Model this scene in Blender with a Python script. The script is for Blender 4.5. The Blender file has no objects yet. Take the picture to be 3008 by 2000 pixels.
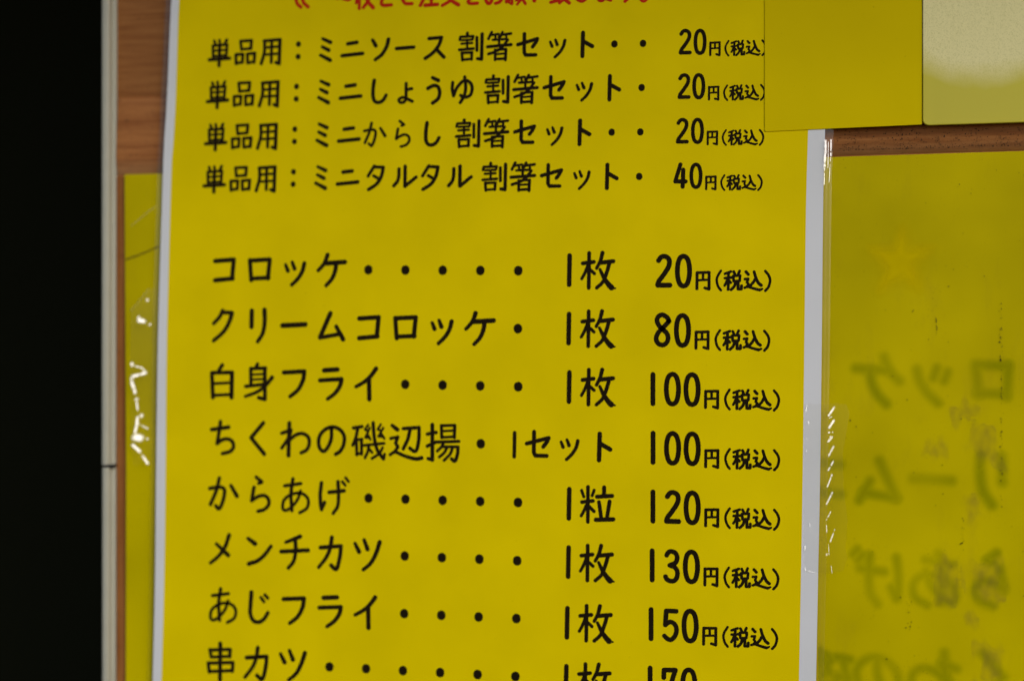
import bpy, bmesh, math, random
from mathutils import Vector, noise
random.seed(7)
sc = bpy.context.scene
col = sc.collection
MM = 0.001

# ------------------------------------------------------------------ camera
cam_d = bpy.data.cameras.new('camera')
cam = bpy.data.objects.new('camera', cam_d)
col.objects.link(cam)
TH = math.radians(9.0)
cam.location = (0.660 * math.sin(TH), -0.660 * math.cos(TH), 0.0)
cam.rotation_euler = (math.radians(90), 0, TH)
cam_d.lens = 50.0
cam_d.sensor_width = 36.0
cam_d.clip_start = 0.01
cam_d.clip_end = 50
cam_d.dof.use_dof = True
cam_d.dof.focus_distance = 0.632
cam_d.dof.aperture_fstop = 2.1
cam_d.dof.aperture_blades = 9
sc.camera = cam

# ------------------------------------------------------------------ sky and sun
SUN_EL, SUN_AZ = math.radians(32), math.radians(42)      # azimuth: to the right of straight out of the wall
w = bpy.data.worlds.new('World'); sc.world = w; w.use_nodes = True
nt = w.node_tree; nt.nodes.clear()
sky = nt.nodes.new('ShaderNodeTexSky'); sky.sky_type = 'NISHITA'; sky.sun_disc = False
sky.sun_elevation = SUN_EL
sky.air_density = 1.0; sky.dust_density = 1.5; sky.ozone_density = 1.0
bg = nt.nodes.new('ShaderNodeBackground'); bg.inputs[1].default_value = 0.12
wo = nt.nodes.new('ShaderNodeOutputWorld')
nt.links.new(sky.outputs[0], bg.inputs[0]); nt.links.new(bg.outputs[0], wo.inputs[0])
to_sun = Vector((math.sin(SUN_AZ) * math.cos(SUN_EL), -math.cos(SUN_AZ) * math.cos(SUN_EL), math.sin(SUN_EL)))
sky.sun_rotation = math.atan2(to_sun.x, to_sun.y)
sl = bpy.data.lights.new('sun', 'SUN'); sl.energy = 0.9; sl.angle = math.radians(22); sl.color = (1.0, 0.98, 0.95)
so = bpy.data.objects.new('sun', sl); col.objects.link(so)
so.rotation_euler = (-to_sun).to_track_quat('-Z', 'Y').to_euler()
sc.view_settings.view_transform = 'Standard'; sc.view_settings.look = 'None'
sc.view_settings.exposure = -0.03; sc.view_settings.gamma = 1.0
sc.cycles.max_bounces = 8; sc.cycles.transparent_max_bounces = 24

GLYPH = {
 'コ': 'L127,127;-233,210 290,243 241,-260|L127,127;-237,-307 259,-262',
 'ロ': 'L118,118;-261,239 -223,-298|L122,122;-247,227 291,253 239,-253|L118,118;-217,-256 261,-234',
 'ッ': 'L92,117;-269,123 -206,-37|L92,117;-86,188 -22,15|C117,104;249,157 197,-44 74,-245 -102,-417',
 'ケ': 'C121,100;-114,389 -173,223 -252,99 -371,-24|L129,129;-173,162 360,194|C124,104;120,144 94,-37 5,-247 -153,-422',
 '・': 'L225,225;0,13 0,-17',
 'ク': 'C118,101;-6,368 -87,208 -260,24|L114,114;-6,324 257,313|C126,105;257,307 186,81 24,-190 -260,-436',
 'リ': 'L130,130;-190,380 -200,-50|C130,105;162,402 168,94 116,-214 -29,-446',
 'ー': 'L138,138;-339,-2 288,26',
 'ム': 'L125,125;-20,336 -306,-297|L117,117;-306,-311 257,-210|L108,129;138,-11 326,-355',
 '白': 'L114,97;-30,413 -168,205|L118,118;-324,185 -294,-454|L110,110;-324,205 253,220|L126,126;243,216 229,-451|L85,85;-294,-86 243,-54|L93,93;-294,-398 243,-372',
 '身': 'L101,101;-42,461 -98,353|L101,101;-233,339 -227,-105|L101,101;-233,334 179,354|L113,113;159,350 163,-479|L109,109;163,-479 -12,-437|L68,68;-223,175 139,196|L68,68;-223,44 139,61|L101,101;-374,-138 179,-74|C113,88;363,104 199,-93 -42,-277 -384,-405',
 'フ': 'L121,121;-312,251 252,286|C125,104;252,282 216,52 77,-208 -142,-386',
 'ラ': 'L129,129;-203,328 162,352|L117,117;-318,63 271,100|C124,104;271,96 226,-91 87,-283 -106,-428',
 'イ': 'C124,99;211,391 64,194 -112,41 -334,-84|L124,124;19,127 29,-415',
 'ち': 'L114,114;-266,209 207,279|C106,106;-20,428 -63,133 -117,-158|C106,106;-117,-162 39,-59 211,-42 326,-133 338,-269 241,-376 33,-431',
 'く': 'L113,113;167,413 -175,16 191,-416',
 'わ': 'L117,117;-124,428 -148,-434|L101,101;-333,156 -84,245|C105,96;-78,236 -164,4 -333,-238|C101,101;-154,-57 36,103 235,153 394,64 428,-104 358,-274 205,-360',
 'の': 'C104,104;27,288 17,30 -82,-201 -191,-298 -290,-227 -329,-51 -280,141 -121,296 66,346 254,281 372,110 356,-120 258,-293 139,-371',
 '磯': 'L96,96;-389,340 -153,379|C92,92;-267,345 -320,87 -404,-114|L88,88;-306,26 -294,-370|L83,83;-300,27 -153,47|L87,87;-165,41 -165,-349|L83,83;-294,-342 -161,-327|L67,67;14,424 -70,303 0,266|L67,67;59,348 -59,90 47,87|L67,67;20,148 79,38|L67,67;356,437 274,307 349,285|L67,67;425,352 294,122 415,118|L67,67;390,180 454,67|C95,95;151,483 180,112 263,-230 431,-466|L79,79;435,-471 462,-342|L83,83;-94,-116 444,-57|C83,83;28,-122 4,-271 -74,-444|L75,75;37,-204 122,-304|C79,79;405,-171 317,-324 116,-460',
 '辺': 'L99,115;-346,429 -206,320|L91,91;-385,87 -190,127 -255,-31 -190,-135 -264,-240|C87,111;-401,-341 -264,-273 8,-375 280,-442 444,-415|L99,99;-46,349 377,383|C99,99;377,379 373,80 318,-195 241,-240 128,-162|C99,99;136,333 78,77 -46,-181',
 '揚': 'L107,107;-277,471 -277,-452|L91,91;-277,-452 -393,-416|L95,95;-412,223 -174,273|L95,95;-412,-91 -180,18|L87,87;-35,454 -24,137|L83,83;-35,448 327,461|L91,91;323,457 311,140|L67,67;-12,307 311,325|L75,75;-12,144 311,163|L87,87;-170,18 430,43|C83,83;32,14 -35,-109 -141,-214|L79,79;7,-103 407,-98|C94,94;407,-104 398,-274 330,-473 238,-417|C79,79;115,-126 42,-259 -89,-370|C79,79;263,-124 196,-295 36,-458',
 'か': 'C106,106;-407,137 -154,179 -22,152 15,37 -42,-216 -139,-402 -235,-326|C106,106;-133,418 -225,72 -383,-290|L101,122;191,224 358,-54',
 'ら': 'L97,109;-101,473 55,345|L89,89;55,331 -37,303|L105,105;-162,196 -228,-152|C101,101;-228,-162 -61,-53 120,-15 240,-109 244,-259 124,-387 -51,-438',
 'あ': 'L97,97;-307,263 137,330|C101,101;-78,451 -132,51 -108,-391|C88,88;131,132 46,-100 -128,-305 -287,-394 -363,-318 -327,-125 -158,22 82,78 261,19 350,-133 300,-325 111,-444',
 'げ': 'L104,104;-290,369 -326,75 -320,-174 -288,-336 -205,-147|L108,108;-79,121 328,170|C104,92;164,405 178,45 154,-242 30,-435|L80,80;283,406 361,316|L80,80;371,513 450,417',
 'メ': 'C118,97;160,356 49,44 -133,-212 -363,-401|L97,127;-194,112 134,-182',
 'ン': 'L101,134;-308,294 -115,161|C101,121;331,100 160,-125 -41,-294 -288,-383',
 'チ': 'L97,121;-253,233 142,395|L117,117;-380,-16 357,35|C117,101;7,296 17,8 -37,-262 -183,-448',
 'カ': 'L117,117;-295,133 264,184|C112,112;264,178 235,-99 140,-427 -8,-331|C116,96;17,408 -32,124 -141,-127 -345,-391',
 'ツ': 'L96,125;-350,280 -239,62|L96,125;-103,380 -7,139|C125,100;323,326 220,27 77,-231 -122,-407',
 'じ': 'C121,106;-210,394 -234,51 -241,-181 -150,-364 -5,-396 140,-309 248,-137|L91,91;55,263 140,154|L91,91;164,335 248,250',
 '串': 'L116,116;-37,473 -45,-511|L97,97;-329,300 -288,97|L97,97;-329,288 242,324|L101,101;242,320 228,126|L92,92;-293,97 237,138|L102,102;-378,-62 -342,-305|L102,102;-378,-65 322,-26|L101,101;322,-33 303,-259|L97,97;-347,-289 303,-243',
 '枚': 'L102,102;-226,457 -237,-442|L106,106;-390,192 -105,227|C92,83;-253,148 -329,-42 -417,-205|L87,87;-199,28 -88,-74|C107,89;120,461 66,254 -31,64|L113,113;48,202 397,239|C105,94;294,183 236,-19 133,-281 -31,-441|C79,149;54,30 146,-164 263,-340 352,-436|L83,45;361,-446 451,-455',
 '粒': 'L99,99;-240,440 -243,-461|L81,81;-404,346 -348,183|L81,81;-79,359 -132,210|L101,101;-396,46 -111,80|C90,81;-282,-43 -343,-178 -414,-309|L90,90;-220,-54 -83,-190|L110,110;177,435 175,234|L111,111;-6,190 384,219|L101,101;46,54 102,-354|L104,104;320,75 253,-334|L115,115;-35,-404 413,-383',
 '1': 'L128,128;0,374 0,-372',
 'i': 'L124,124;5,373 -9,-380',
 '2': 'C128,128;-134,263 -74,346 9,373 108,327 144,219 108,78 -8,-104 -124,-261 -157,-358|L131,131;-154,-364 154,-366',
 '0': 'O127,127;0,378 89,324 138,186 155,0 138,-187 89,-333 0,-382 -89,-332 -139,-186 -155,2 -139,188 -89,326',
 '8': 'C124,124;177,219 119,319 3,379 -96,336 -133,230 -80,103 3,16 111,-84 152,-217 102,-341 0,-391 -110,-341 -154,-225 -105,-83 -5,25 86,119 172,212',
 '3': 'C124,124;-130,280 -80,356 -6,379 93,340 138,228 93,94 -52,24|C124,124;-52,24 77,-23 143,-138 126,-288 52,-369 -47,-372 -125,-331 -158,-265',
 '5': 'L125,125;142,356 -109,357 -135,-1|C122,122;-132,2 -64,58 16,77 113,10 150,-122 113,-269 16,-372 -80,-353 -158,-281',
 '7': 'L125,125;-139,156 -134,350 151,361|C125,125;156,361 71,74 -10,-431',
 '4': 'L138,138;17,369 -156,-195|L145,145;-156,-201 191,-207|L144,144;110,187 90,-379',
 '円': 'L79,79;344,-40 339,-451|L75,75;346,-43 653,-35|L78,78;648,-42 645,-464|L75,75;645,-464 538,-430|L68,68;494,-49 494,-223|L61,61;357,-234 636,-224',
 '（': 'C65,65;944,2 866,-126 838,-242 874,-391 944,-491',
 '税': 'L71,71;1193,-21 1046,-75|L75,75;1136,-54 1127,-475|L71,71;1046,-185 1209,-170|C68,68;1111,-211 1078,-301 1038,-372|L68,68;1160,-261 1193,-302|L71,71;1266,-22 1299,-96|L71,71;1413,-6 1375,-100|L71,71;1253,-132 1266,-265|L64,64;1256,-132 1429,-122|L71,71;1426,-125 1413,-259|L61,61;1266,-261 1413,-254|C75,75;1315,-278 1282,-393 1201,-479|L75,75;1377,-278 1374,-463 1458,-464 1462,-381',
 '込': 'L75,75;1572,-27 1633,-95|L68,68;1546,-214 1628,-206 1600,-296 1636,-343 1592,-412|C68,78;1538,-431 1624,-409 1771,-454 1913,-491|L78,51;1913,-491 1982,-463|C75,85;1774,-29 1819,-182 1884,-315 1952,-374|C75,75;1803,-207 1754,-297 1685,-376',
 '）': 'C68,68;2055,-15 2135,-122 2173,-251 2135,-412 2055,-510',
 '単': 'L111,111;-202,412 -152,274|L111,111;-3,427 20,284|L118,118;279,434 202,278|L118,118;-251,236 -241,-176|L111,111;-251,236 295,259|L118,118;292,250 252,-166|L91,91;-235,52 272,73|L97,97;-235,-145 252,-125|L132,132;-394,-273 388,-240|L131,131;7,253 -19,-500',
 '品': 'L117,117;-190,381 231,395|L117,117;-190,375 -157,74|L124,124;228,389 199,100|L111,111;-164,80 199,100|L118,118;-371,-103 -98,-92|L118,118;-371,-103 -362,-435|L117,117;-101,-95 -124,-395|L111,111;-362,-425 -124,-382|L117,117;57,-97 353,-72|L117,117;64,-91 74,-416|L124,124;350,-78 320,-402|L111,111;74,-423 320,-383',
 '用': 'L124,124;-293,373 316,403|C124,124;-276,363 -283,-30 -404,-452|L137,137;306,391 274,-472|L124,124;267,-472 149,-421|L117,117;-4,370 -24,-416|L97,97;-266,127 290,156|L97,97;-283,-125 274,-104',
 '：': 'L190,190;1,233 1,214|L190,190;-12,-215 -12,-234',
 'ミ': 'L116,150;-88,403 203,265|L116,150;-104,113 138,-14|L123,156;-169,-185 187,-375',
 'ニ': 'L143,143;-149,203 191,242|L143,143;-358,-221 400,-160',
 'ソ': 'L129,155;-222,319 -110,116|C148,129;362,328 289,60 113,-214 -126,-387',
 'ス': 'L135,135;-144,328 300,353|C134,134;307,350 212,84 -9,-187 -287,-373|L134,134;133,-74 395,-348',
 '割': 'L114,114;-247,493 -253,377|L101,101;-504,348 -522,262|L101,101;-497,366 -34,376|L95,95;-34,369 -59,269|L88,88;-444,245 -74,254|L88,88;-460,122 -74,137|L88,88;-256,254 -256,-79|L108,108;-538,-91 -34,-64|L108,108;-447,-202 -428,-464|L101,101;-447,-208 -74,-198|L108,108;-87,-207 -100,-444|L95,95;-428,-449 -103,-428|L114,114;97,328 97,-133|L127,127;285,445 266,-446|L121,121;260,-452 113,-422',
 '箸': 'L108,108;-369,507 -487,277|L95,95;-378,406 -126,437|L88,88;-245,401 -229,299|L107,107;20,494 -83,310|L101,101;4,402 324,440|L88,88;144,404 159,302|L95,95;-332,235 153,250|L95,95;-105,351 -105,13|L121,121;-519,-4 324,45|C107,107;206,218 20,-21 -198,-168 -487,-260|L108,108;-245,-126 -245,-473|L95,95;-245,-126 144,-108|L114,114;141,-117 122,-484|L82,82;-238,-277 128,-258|L101,101;-238,-449 122,-435',
 'セ': 'L133,133;-428,49 270,234|C133,133;270,234 208,105 97,-44|L133,133;-193,424 -202,-224 -150,-326 208,-329',
 'ト': 'L145,145;-107,418 -129,-405|L145,145;-92,113 219,-67',
 'し': 'C142,129;-100,400 -141,81 -141,-199 -62,-363 98,-392 242,-302 338,-140',
 'ょ': 'L122,122;77,271 70,-234|L115,115;77,38 286,79|C115,115;70,-234 -89,-233 -194,-320 -120,-409 23,-372 70,-234|L122,122;70,-265 299,-373',
 'う': 'L128,148;44,463 252,358|C135,135;-130,82 85,178 242,127 305,-69 242,-299 44,-442',
 'ゆ': 'C121,121;-221,279 -237,39 -190,-178|C121,121;-190,-194 -64,96 187,335 406,261 484,50 406,-194 187,-256 68,-185|C121,121;212,467 250,87 187,-219 52,-440',
 'タ': 'L122,122;15,416 -218,59|L122,122;15,385 335,366|C135,129;344,363 271,44 95,-232 -202,-423|L116,116;-10,65 143,-25',
 'ル': 'C128,128;-79,308 -89,37 -145,-147 -271,-293|L134,134;147,396 137,-312|L128,128;137,-321 548,4',
}
LINES = [
 ('item_text', '単,-139.77,136.91,13.00 品,-126.81,136.76,13.00 用,-113.85,136.60,13.00 ：,-100.89,136.44,13.00 ミ,-87.93,136.28,13.00 ニ,-74.98,136.13,13.00 ソ,-62.02,135.97,13.00 ー,-49.06,135.81,13.00 ス,-36.10,135.65,13.00 割,-16.66,135.42,13.00 箸,-3.70,135.26,13.00 セ,9.26,135.10,13.00 ッ,22.22,134.94,13.00 ト,35.18,134.79,13.00 ・,48.14,134.63,13.00 ・,61.10,134.47,13.00'),
 ('item_text', '単,-140.73,117.08,13.00 品,-127.75,116.91,13.00 用,-114.77,116.75,13.00 ：,-101.79,116.58,13.00 ミ,-88.81,116.42,13.00 ニ,-75.84,116.26,13.00 し,-62.86,116.09,13.00 ょ,-49.88,115.93,13.00 う,-36.90,115.76,13.00 ゆ,-23.92,115.60,13.00 割,-4.46,115.35,13.00 箸,8.52,115.19,13.00 セ,21.50,115.02,13.00 ッ,34.48,114.86,13.00 ト,47.46,114.69,13.00 ・,60.44,114.53,13.00'),
 ('item_text', '単,-141.66,97.03,13.00 品,-128.66,96.86,13.00 用,-115.66,96.69,13.00 ：,-102.66,96.53,13.00 ミ,-89.66,96.36,13.00 ニ,-76.66,96.19,13.00 か,-63.66,96.03,13.00 ら,-50.66,95.86,13.00 し,-37.65,95.69,13.00 割,-18.15,95.44,13.00 箸,-5.15,95.27,13.00 セ,7.85,95.11,13.00 ッ,20.85,94.94,13.00 ト,33.85,94.77,13.00 ・,46.85,94.61,13.00 ・,59.85,94.44,13.00'),
 ('item_text', '単,-142.34,77.00,13.00 品,-129.33,76.82,13.00 用,-116.32,76.65,13.00 ：,-103.31,76.47,13.00 ミ,-90.29,76.30,13.00 ニ,-77.28,76.12,13.00 タ,-64.27,75.95,13.00 ル,-51.26,75.77,13.00 タ,-38.25,75.59,13.00 ル,-25.24,75.42,13.00 割,-5.72,75.16,13.00 箸,7.29,74.98,13.00 セ,20.31,74.81,13.00 ッ,33.32,74.63,13.00 ト,46.33,74.45,13.00 ・,59.34,74.28,13.00'),
 ('item_text', 'コ,-137.80,34.01,17.70 ロ,-120.09,33.77,17.70 ッ,-102.37,33.52,17.70 ケ,-84.66,33.28,17.70 ・,-66.94,33.04,17.70 ・,-49.23,32.79,17.70 ・,-31.52,32.55,17.70 ・,-13.80,32.31,17.70 ・,3.91,32.06,17.70'),
 ('item_text', 'ク,-138.12,7.60,17.70 リ,-120.39,7.34,17.70 ー,-102.65,7.08,17.70 ム,-84.92,6.82,17.70 コ,-67.19,6.55,17.70 ロ,-49.46,6.29,17.70 ッ,-31.73,6.03,17.70 ケ,-13.99,5.77,17.70 ・,3.74,5.51,17.70'),
 ('item_text', '白,-137.87,-19.00,17.70 身,-120.16,-19.27,17.70 フ,-102.44,-19.53,17.70 ラ,-84.72,-19.79,17.70 イ,-67.00,-20.06,17.70 ・,-49.28,-20.32,17.70 ・,-31.56,-20.59,17.70 ・,-13.84,-20.85,17.70 ・,3.88,-21.11,17.70'),
 ('item_text', 'ち,-138.91,-46.02,17.70 く,-121.01,-46.24,17.70 わ,-103.12,-46.45,17.70 の,-85.22,-46.67,17.70 磯,-67.32,-46.89,17.70 辺,-49.43,-47.11,17.70 揚,-31.53,-47.33,17.70 ・,-13.63,-47.54,17.70'),
 ('item_text', 'か,-137.48,-72.72,17.70 ら,-119.82,-72.91,17.70 あ,-102.16,-73.10,17.70 げ,-84.50,-73.29,17.70 ・,-66.85,-73.48,17.70 ・,-49.19,-73.67,17.70 ・,-31.53,-73.87,17.70 ・,-13.87,-74.06,17.70 ・,3.78,-74.25,17.70'),
 ('item_text', 'メ,-137.84,-98.55,17.70 ン,-120.18,-98.85,17.70 チ,-102.53,-99.16,17.70 カ,-84.88,-99.47,17.70 ツ,-67.22,-99.77,17.70 ・,-49.57,-100.08,17.70 ・,-31.92,-100.39,17.70 ・,-14.26,-100.70,17.70 ・,3.39,-101.00,17.70'),
 ('item_text', 'あ,-137.85,-125.83,17.70 じ,-120.24,-126.04,17.70 フ,-102.64,-126.25,17.70 ラ,-85.03,-126.47,17.70 イ,-67.42,-126.68,17.70 ・,-49.81,-126.89,17.70 ・,-32.21,-127.10,17.70 ・,-14.60,-127.32,17.70 ・,3.01,-127.53,17.70'),
 ('item_text', '串,-138.75,-152.14,17.70 カ,-121.08,-152.38,17.70 ツ,-103.42,-152.63,17.70 ・,-85.75,-152.88,17.70 ・,-68.08,-153.12,17.70 ・,-50.42,-153.37,17.70 ・,-32.75,-153.62,17.70 ・,-15.08,-153.86,17.70 ・,2.58,-154.11,17.70'),
 ('quantity_text', 'i,2.12,-47.80,14.56 セ,14.03,-47.97,14.56 ッ,27.68,-48.09,14.87 ト,42.98,-48.51,14.56'),
 ('quantity_text', 'i,27.54,32.16,17.70 枚,40.57,31.74,17.70'),
 ('quantity_text', 'i,27.27,5.50,17.70 枚,40.35,5.22,17.70'),
 ('quantity_text', 'i,27.43,-21.17,17.70 枚,40.43,-21.38,17.70'),
 ('quantity_text', 'i,27.38,-74.42,17.70 粒,40.27,-74.41,17.70'),
 ('quantity_text', 'i,27.08,-101.04,17.70 枚,39.93,-101.42,17.70'),
 ('quantity_text', 'i,26.51,-128.74,17.70 枚,39.42,-128.87,17.70'),
 ('quantity_text', 'i,26.04,-155.21,17.70 枚,38.87,-155.41,17.70'),
 ('price_text', '2,70.45,31.42,17.70 0,79.29,31.29,17.70 円,79.29,31.25,17.70 （,79.29,31.25,17.70 税,79.29,31.25,17.70 込,79.29,31.25,17.70 ）,79.29,31.25,17.70'),
 ('price_text', '8,69.73,4.87,17.70 0,78.85,4.56,17.70 円,78.85,4.52,17.70 （,78.85,4.52,17.70 税,78.85,4.52,17.70 込,78.85,4.52,17.70 ）,78.85,4.52,17.70'),
 ('price_text', '1,65.53,-21.98,17.70 0,74.33,-21.90,17.70 0,83.13,-22.06,17.70 円,83.13,-22.10,17.70 （,83.13,-22.10,17.70 税,83.13,-22.10,17.70 込,83.13,-22.10,17.70 ）,83.13,-22.10,17.70'),
 ('price_text', '1,65.59,-48.50,17.70 0,74.39,-48.60,17.70 0,83.19,-48.71,17.70 円,83.19,-48.75,17.70 （,83.19,-48.75,17.70 税,83.19,-48.75,17.70 込,83.19,-48.75,17.70 ）,83.19,-48.75,17.70'),
 ('price_text', '1,65.53,-75.07,17.70 2,74.40,-75.13,17.70 0,83.19,-75.27,17.70 円,83.19,-75.31,17.70 （,83.19,-75.31,17.70 税,83.19,-75.31,17.70 込,83.19,-75.31,17.70 ）,83.19,-75.31,17.70'),
 ('price_text', '1,65.20,-101.67,17.70 3,74.03,-101.87,17.70 0,82.84,-101.84,17.70 円,82.84,-101.88,17.70 （,82.84,-101.88,17.70 税,82.84,-101.88,17.70 込,82.84,-101.88,17.70 ）,82.84,-101.88,17.70'),
 ('price_text', '1,64.71,-128.24,17.70 5,73.51,-128.37,17.70 0,82.28,-128.49,17.70 円,82.28,-128.53,17.70 （,82.28,-128.53,17.70 税,82.28,-128.53,17.70 込,82.28,-128.53,17.70 ）,82.28,-128.53,17.70'),
 ('price_text', '1,64.28,-154.70,17.70 7,72.90,-154.98,17.70 0,81.70,-154.97,17.70 円,81.70,-155.01,17.70 （,81.70,-155.01,17.70 税,81.70,-155.01,17.70 込,81.70,-155.01,17.70 ）,81.70,-155.01,17.70'),
 ('price_text', '2,80.06,134.56,13.44 0,86.71,134.33,13.44 円,86.71,134.30,13.44 （,86.71,134.30,13.44 税,86.71,134.30,13.44 込,86.71,134.30,13.44 ）,86.71,134.30,13.44'),
 ('price_text', '2,79.55,114.55,13.44 0,86.13,114.40,13.44 円,86.13,114.37,13.44 （,86.13,114.37,13.44 税,86.13,114.37,13.44 込,86.13,114.37,13.44 ）,86.13,114.37,13.44'),
 ('price_text', '2,78.78,94.46,13.44 0,85.55,94.31,13.44 円,85.55,94.28,13.44 （,85.55,94.28,13.44 税,85.55,94.28,13.44 込,85.55,94.28,13.44 ）,85.55,94.28,13.44'),
 ('price_text', '4,77.71,74.40,13.44 0,84.88,74.12,13.44 円,84.88,74.09,13.44 （,84.88,74.09,13.44 税,84.88,74.09,13.44 込,84.88,74.09,13.44 ）,84.88,74.09,13.44'),
]
NOTICE = [
 'C1.67,1.67;-102.99,164.52 -102.02,160.75 -101.44,158.48 -99.70,156.73',
 'C1.67,1.67;-99.89,164.40 -98.92,160.63 -98.15,158.55 -96.21,156.79',
 'C1.50,1.50;-82.14,160.19 -80.60,160.61 -78.68,159.80 -76.96,159.32 -75.62,159.68',
 'L1.42,1.42;-72.17,160.74 -72.86,157.72',
 'L1.58,1.58;-71.21,164.04 -71.40,155.07',
 'C1.58,1.58;-66.06,161.62 -67.20,158.33 -69.49,155.37',
 'C1.58,1.89;-68.35,161.34 -67.01,157.95 -64.72,155.27',
 'L1.58,1.58;-73.32,161.53 -69.11,161.59',
 'L1.58,1.58;-68.35,161.34 -64.15,161.40',
 'C1.65,1.65;-57.68,160.93 -60.15,158.99 -60.73,156.97 -59.39,156.04 -55.97,156.21',
 'L1.57,1.57;-60.34,163.25 -59.58,159.89',
 'C1.65,1.65;-50.48,158.15 -49.15,156.55 -46.13,156.43',
 'L1.57,1.57;-50.48,160.66 -46.69,160.74',
 'L1.57,1.57;-40.47,158.44 -42.16,155.37',
 'L1.56,1.56;-36.89,161.62 -36.89,155.72',
 'L1.72,1.72;-39.90,155.39 -33.96,155.62',
 'L1.57,1.57;-39.53,160.98 -34.26,160.93',
 'L1.57,1.57;-39.15,158.75 -34.64,158.73',
 'C1.56,1.56;-25.26,160.80 -27.88,157.23 -31.71,155.02',
 'C1.56,1.87;-29.76,159.50 -26.95,156.83 -24.14,155.07',
 'L1.56,1.56;-31.63,160.68 -23.77,160.75',
 'C1.56,1.56;-16.67,158.28 -19.21,157.09 -19.28,155.81 -17.79,155.39 -15.18,155.47',
 'C1.63,1.63;-10.39,159.14 -11.13,156.79 -10.02,155.10 -8.61,156.14 -8.83,159.08',
 'C1.55,1.55;-6.68,155.08 -4.82,155.64 -3.90,157.06 -5.19,158.57',
 'L1.24,1.24;-1.49,158.80 -1.68,155.34',
 'L1.24,1.24;-0.38,158.39 -0.46,155.29',
 'L1.32,1.32;1.02,158.70 0.95,154.51',
 'L1.16,1.16;0.95,154.51 0.36,154.71',
 'L1.24,1.24;2.94,158.27 2.94,156.08',
 'L1.24,1.24;5.71,158.16 5.71,156.16',
 'L1.24,1.24;4.60,155.65 3.31,154.24',
 'L1.39,1.39;6.26,155.88 7.18,154.39',
 'L1.16,1.16;2.94,156.26 5.71,156.16',
 'L1.93,1.93;11.42,156.85 11.34,155.69',
 'L1.55,1.55;8.47,158.42 8.66,156.96',
 'L1.54,1.54;18.94,154.57 22.78,155.41',
 'L1.54,1.54;20.77,158.68 20.77,155.23',
 'C1.39,1.39;25.34,157.78 24.61,155.63 22.96,154.17',
 'L1.69,1.69;24.97,155.98 27.46,154.00',
 'C1.46,1.46;30.44,158.31 31.17,155.57 33.43,154.58 35.72,155.94',
 'C1.46,1.46;43.16,157.83 43.16,155.12 42.07,154.43 40.80,155.02 42.07,155.70 44.60,155.17 46.41,154.53',
 'C1.53,1.53;54.35,156.68 54.17,155.06 52.91,153.78',
 'O1.30,1.30;61.36,156.41 62.61,155.29 62.61,154.21 61.36,153.46 60.10,154.30 60.10,155.38',
]
SHOW_THROUGH = [
 ('ケ', 164.8, -17.7),
 ('ッ', 188.3, -19.8),
 ('ロ', 213.6, -17.6),
 ('コ', 142.0, -61.4),
 ('ム', 164.8, -62.2),
 ('ー', 188.2, -61.3),
 ('リ', 213.3, -61.2),
 ('げ', 163.9, -104.6),
 ('あ', 189.0, -105.1),
 ('ら', 212.7, -104.5),
 ('磯', 142.2, -150.4),
 ('の', 164.8, -149.6),
 ('わ', 189.0, -148.4),
 ('く', 213.7, -147.8),
]
YEL_L = [(-156.75, 194.91), (-160.0, 162.54), (-161.79, 113.83), (-162.91, 94.34), (-163.85, 81.34), (-166.19, 0.0), (-166.84, -65.12), (-167.53, -113.98), (-168.9, -162.88), (-169.93, -187.35)]
WHT_L = [(-160.68, 195.08), (-163.88, 162.69), (-166.16, 113.94), (-167.53, 94.44), (-168.05, 81.42), (-170.62, 0.0), (-171.56, -65.19), (-172.08, -114.1), (-173.27, -163.04), (-174.23, -187.54)]
FLM_L = [(-164.1, 195.24), (-166.84, 162.8), (-169.25, 114.02), (-170.62, 89.62), (-171.31, 75.78), (-173.71, 0.0), (-174.57, -65.24), (-175.26, -114.18), (-176.47, -163.16), (-177.33, -187.67)]
YEL_R = [(136.05, 181.75), (135.31, 151.49), (134.71, 106.06), (134.42, 93.18), (133.52, 60.62), (132.78, 0.0), (132.04, -60.64), (131.29, -106.15), (130.4, -151.67), (129.95, -174.44)]
WHT_R = [(143.31, 181.42), (142.71, 151.21), (142.12, 105.86), (141.83, 93.01), (141.01, 66.56), (140.35, 0.0), (139.61, -60.53), (138.72, -105.95), (137.83, -151.39), (137.38, -174.12)]
FLM_R = [(147.15, 181.25), (146.56, 151.06), (145.82, 105.76), (145.23, 84.62), (144.64, 66.5), (143.9, 0.0), (143.01, -60.48), (142.27, -105.86), (141.38, -151.26), (140.94, -173.97)]
BLANK = [(115.31, 182.54), (115.31, 93.25), (183.47, 94.75), (183.21, 179.49)]
PALE = [(183.85, 179.26), (183.7, 94.34), (243.4, 93.96), (243.4, 176.59)]
BOARD = [(-189.08, 80.03), (145.27, 81.76), (244.31, 82.94), (244.31, -177.74), (-188.52, -197.18), (-188.26, -57.51)]
POST = [(-199.67, 196.83), (-191.71, 196.48), (-199.67, -196.83), (-192.63, -196.52)]
POST_BACK = [(-193.72, 197.81), (-194.64, -197.86)]
JOINT = [(-199.67, -60.53), (-192.02, -60.75)]
STRIP = [(138.6, 96.71), (240.7, 94.74), (138.6, 82.2), (240.7, 83.12)]
STAR = [(175.22, 49.59), (178.33, 40.31), (187.95, 40.43), (180.74, 33.9), (182.8, 22.52), (175.08, 27.54), (165.54, 21.9), (168.31, 32.22), (161.72, 40.48), (171.77, 40.74)]
CREASE = [(-188.0, 39.1), (-182.96, 40.7), (-176.04, 43.26), (-171.37, 45.18)]
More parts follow.
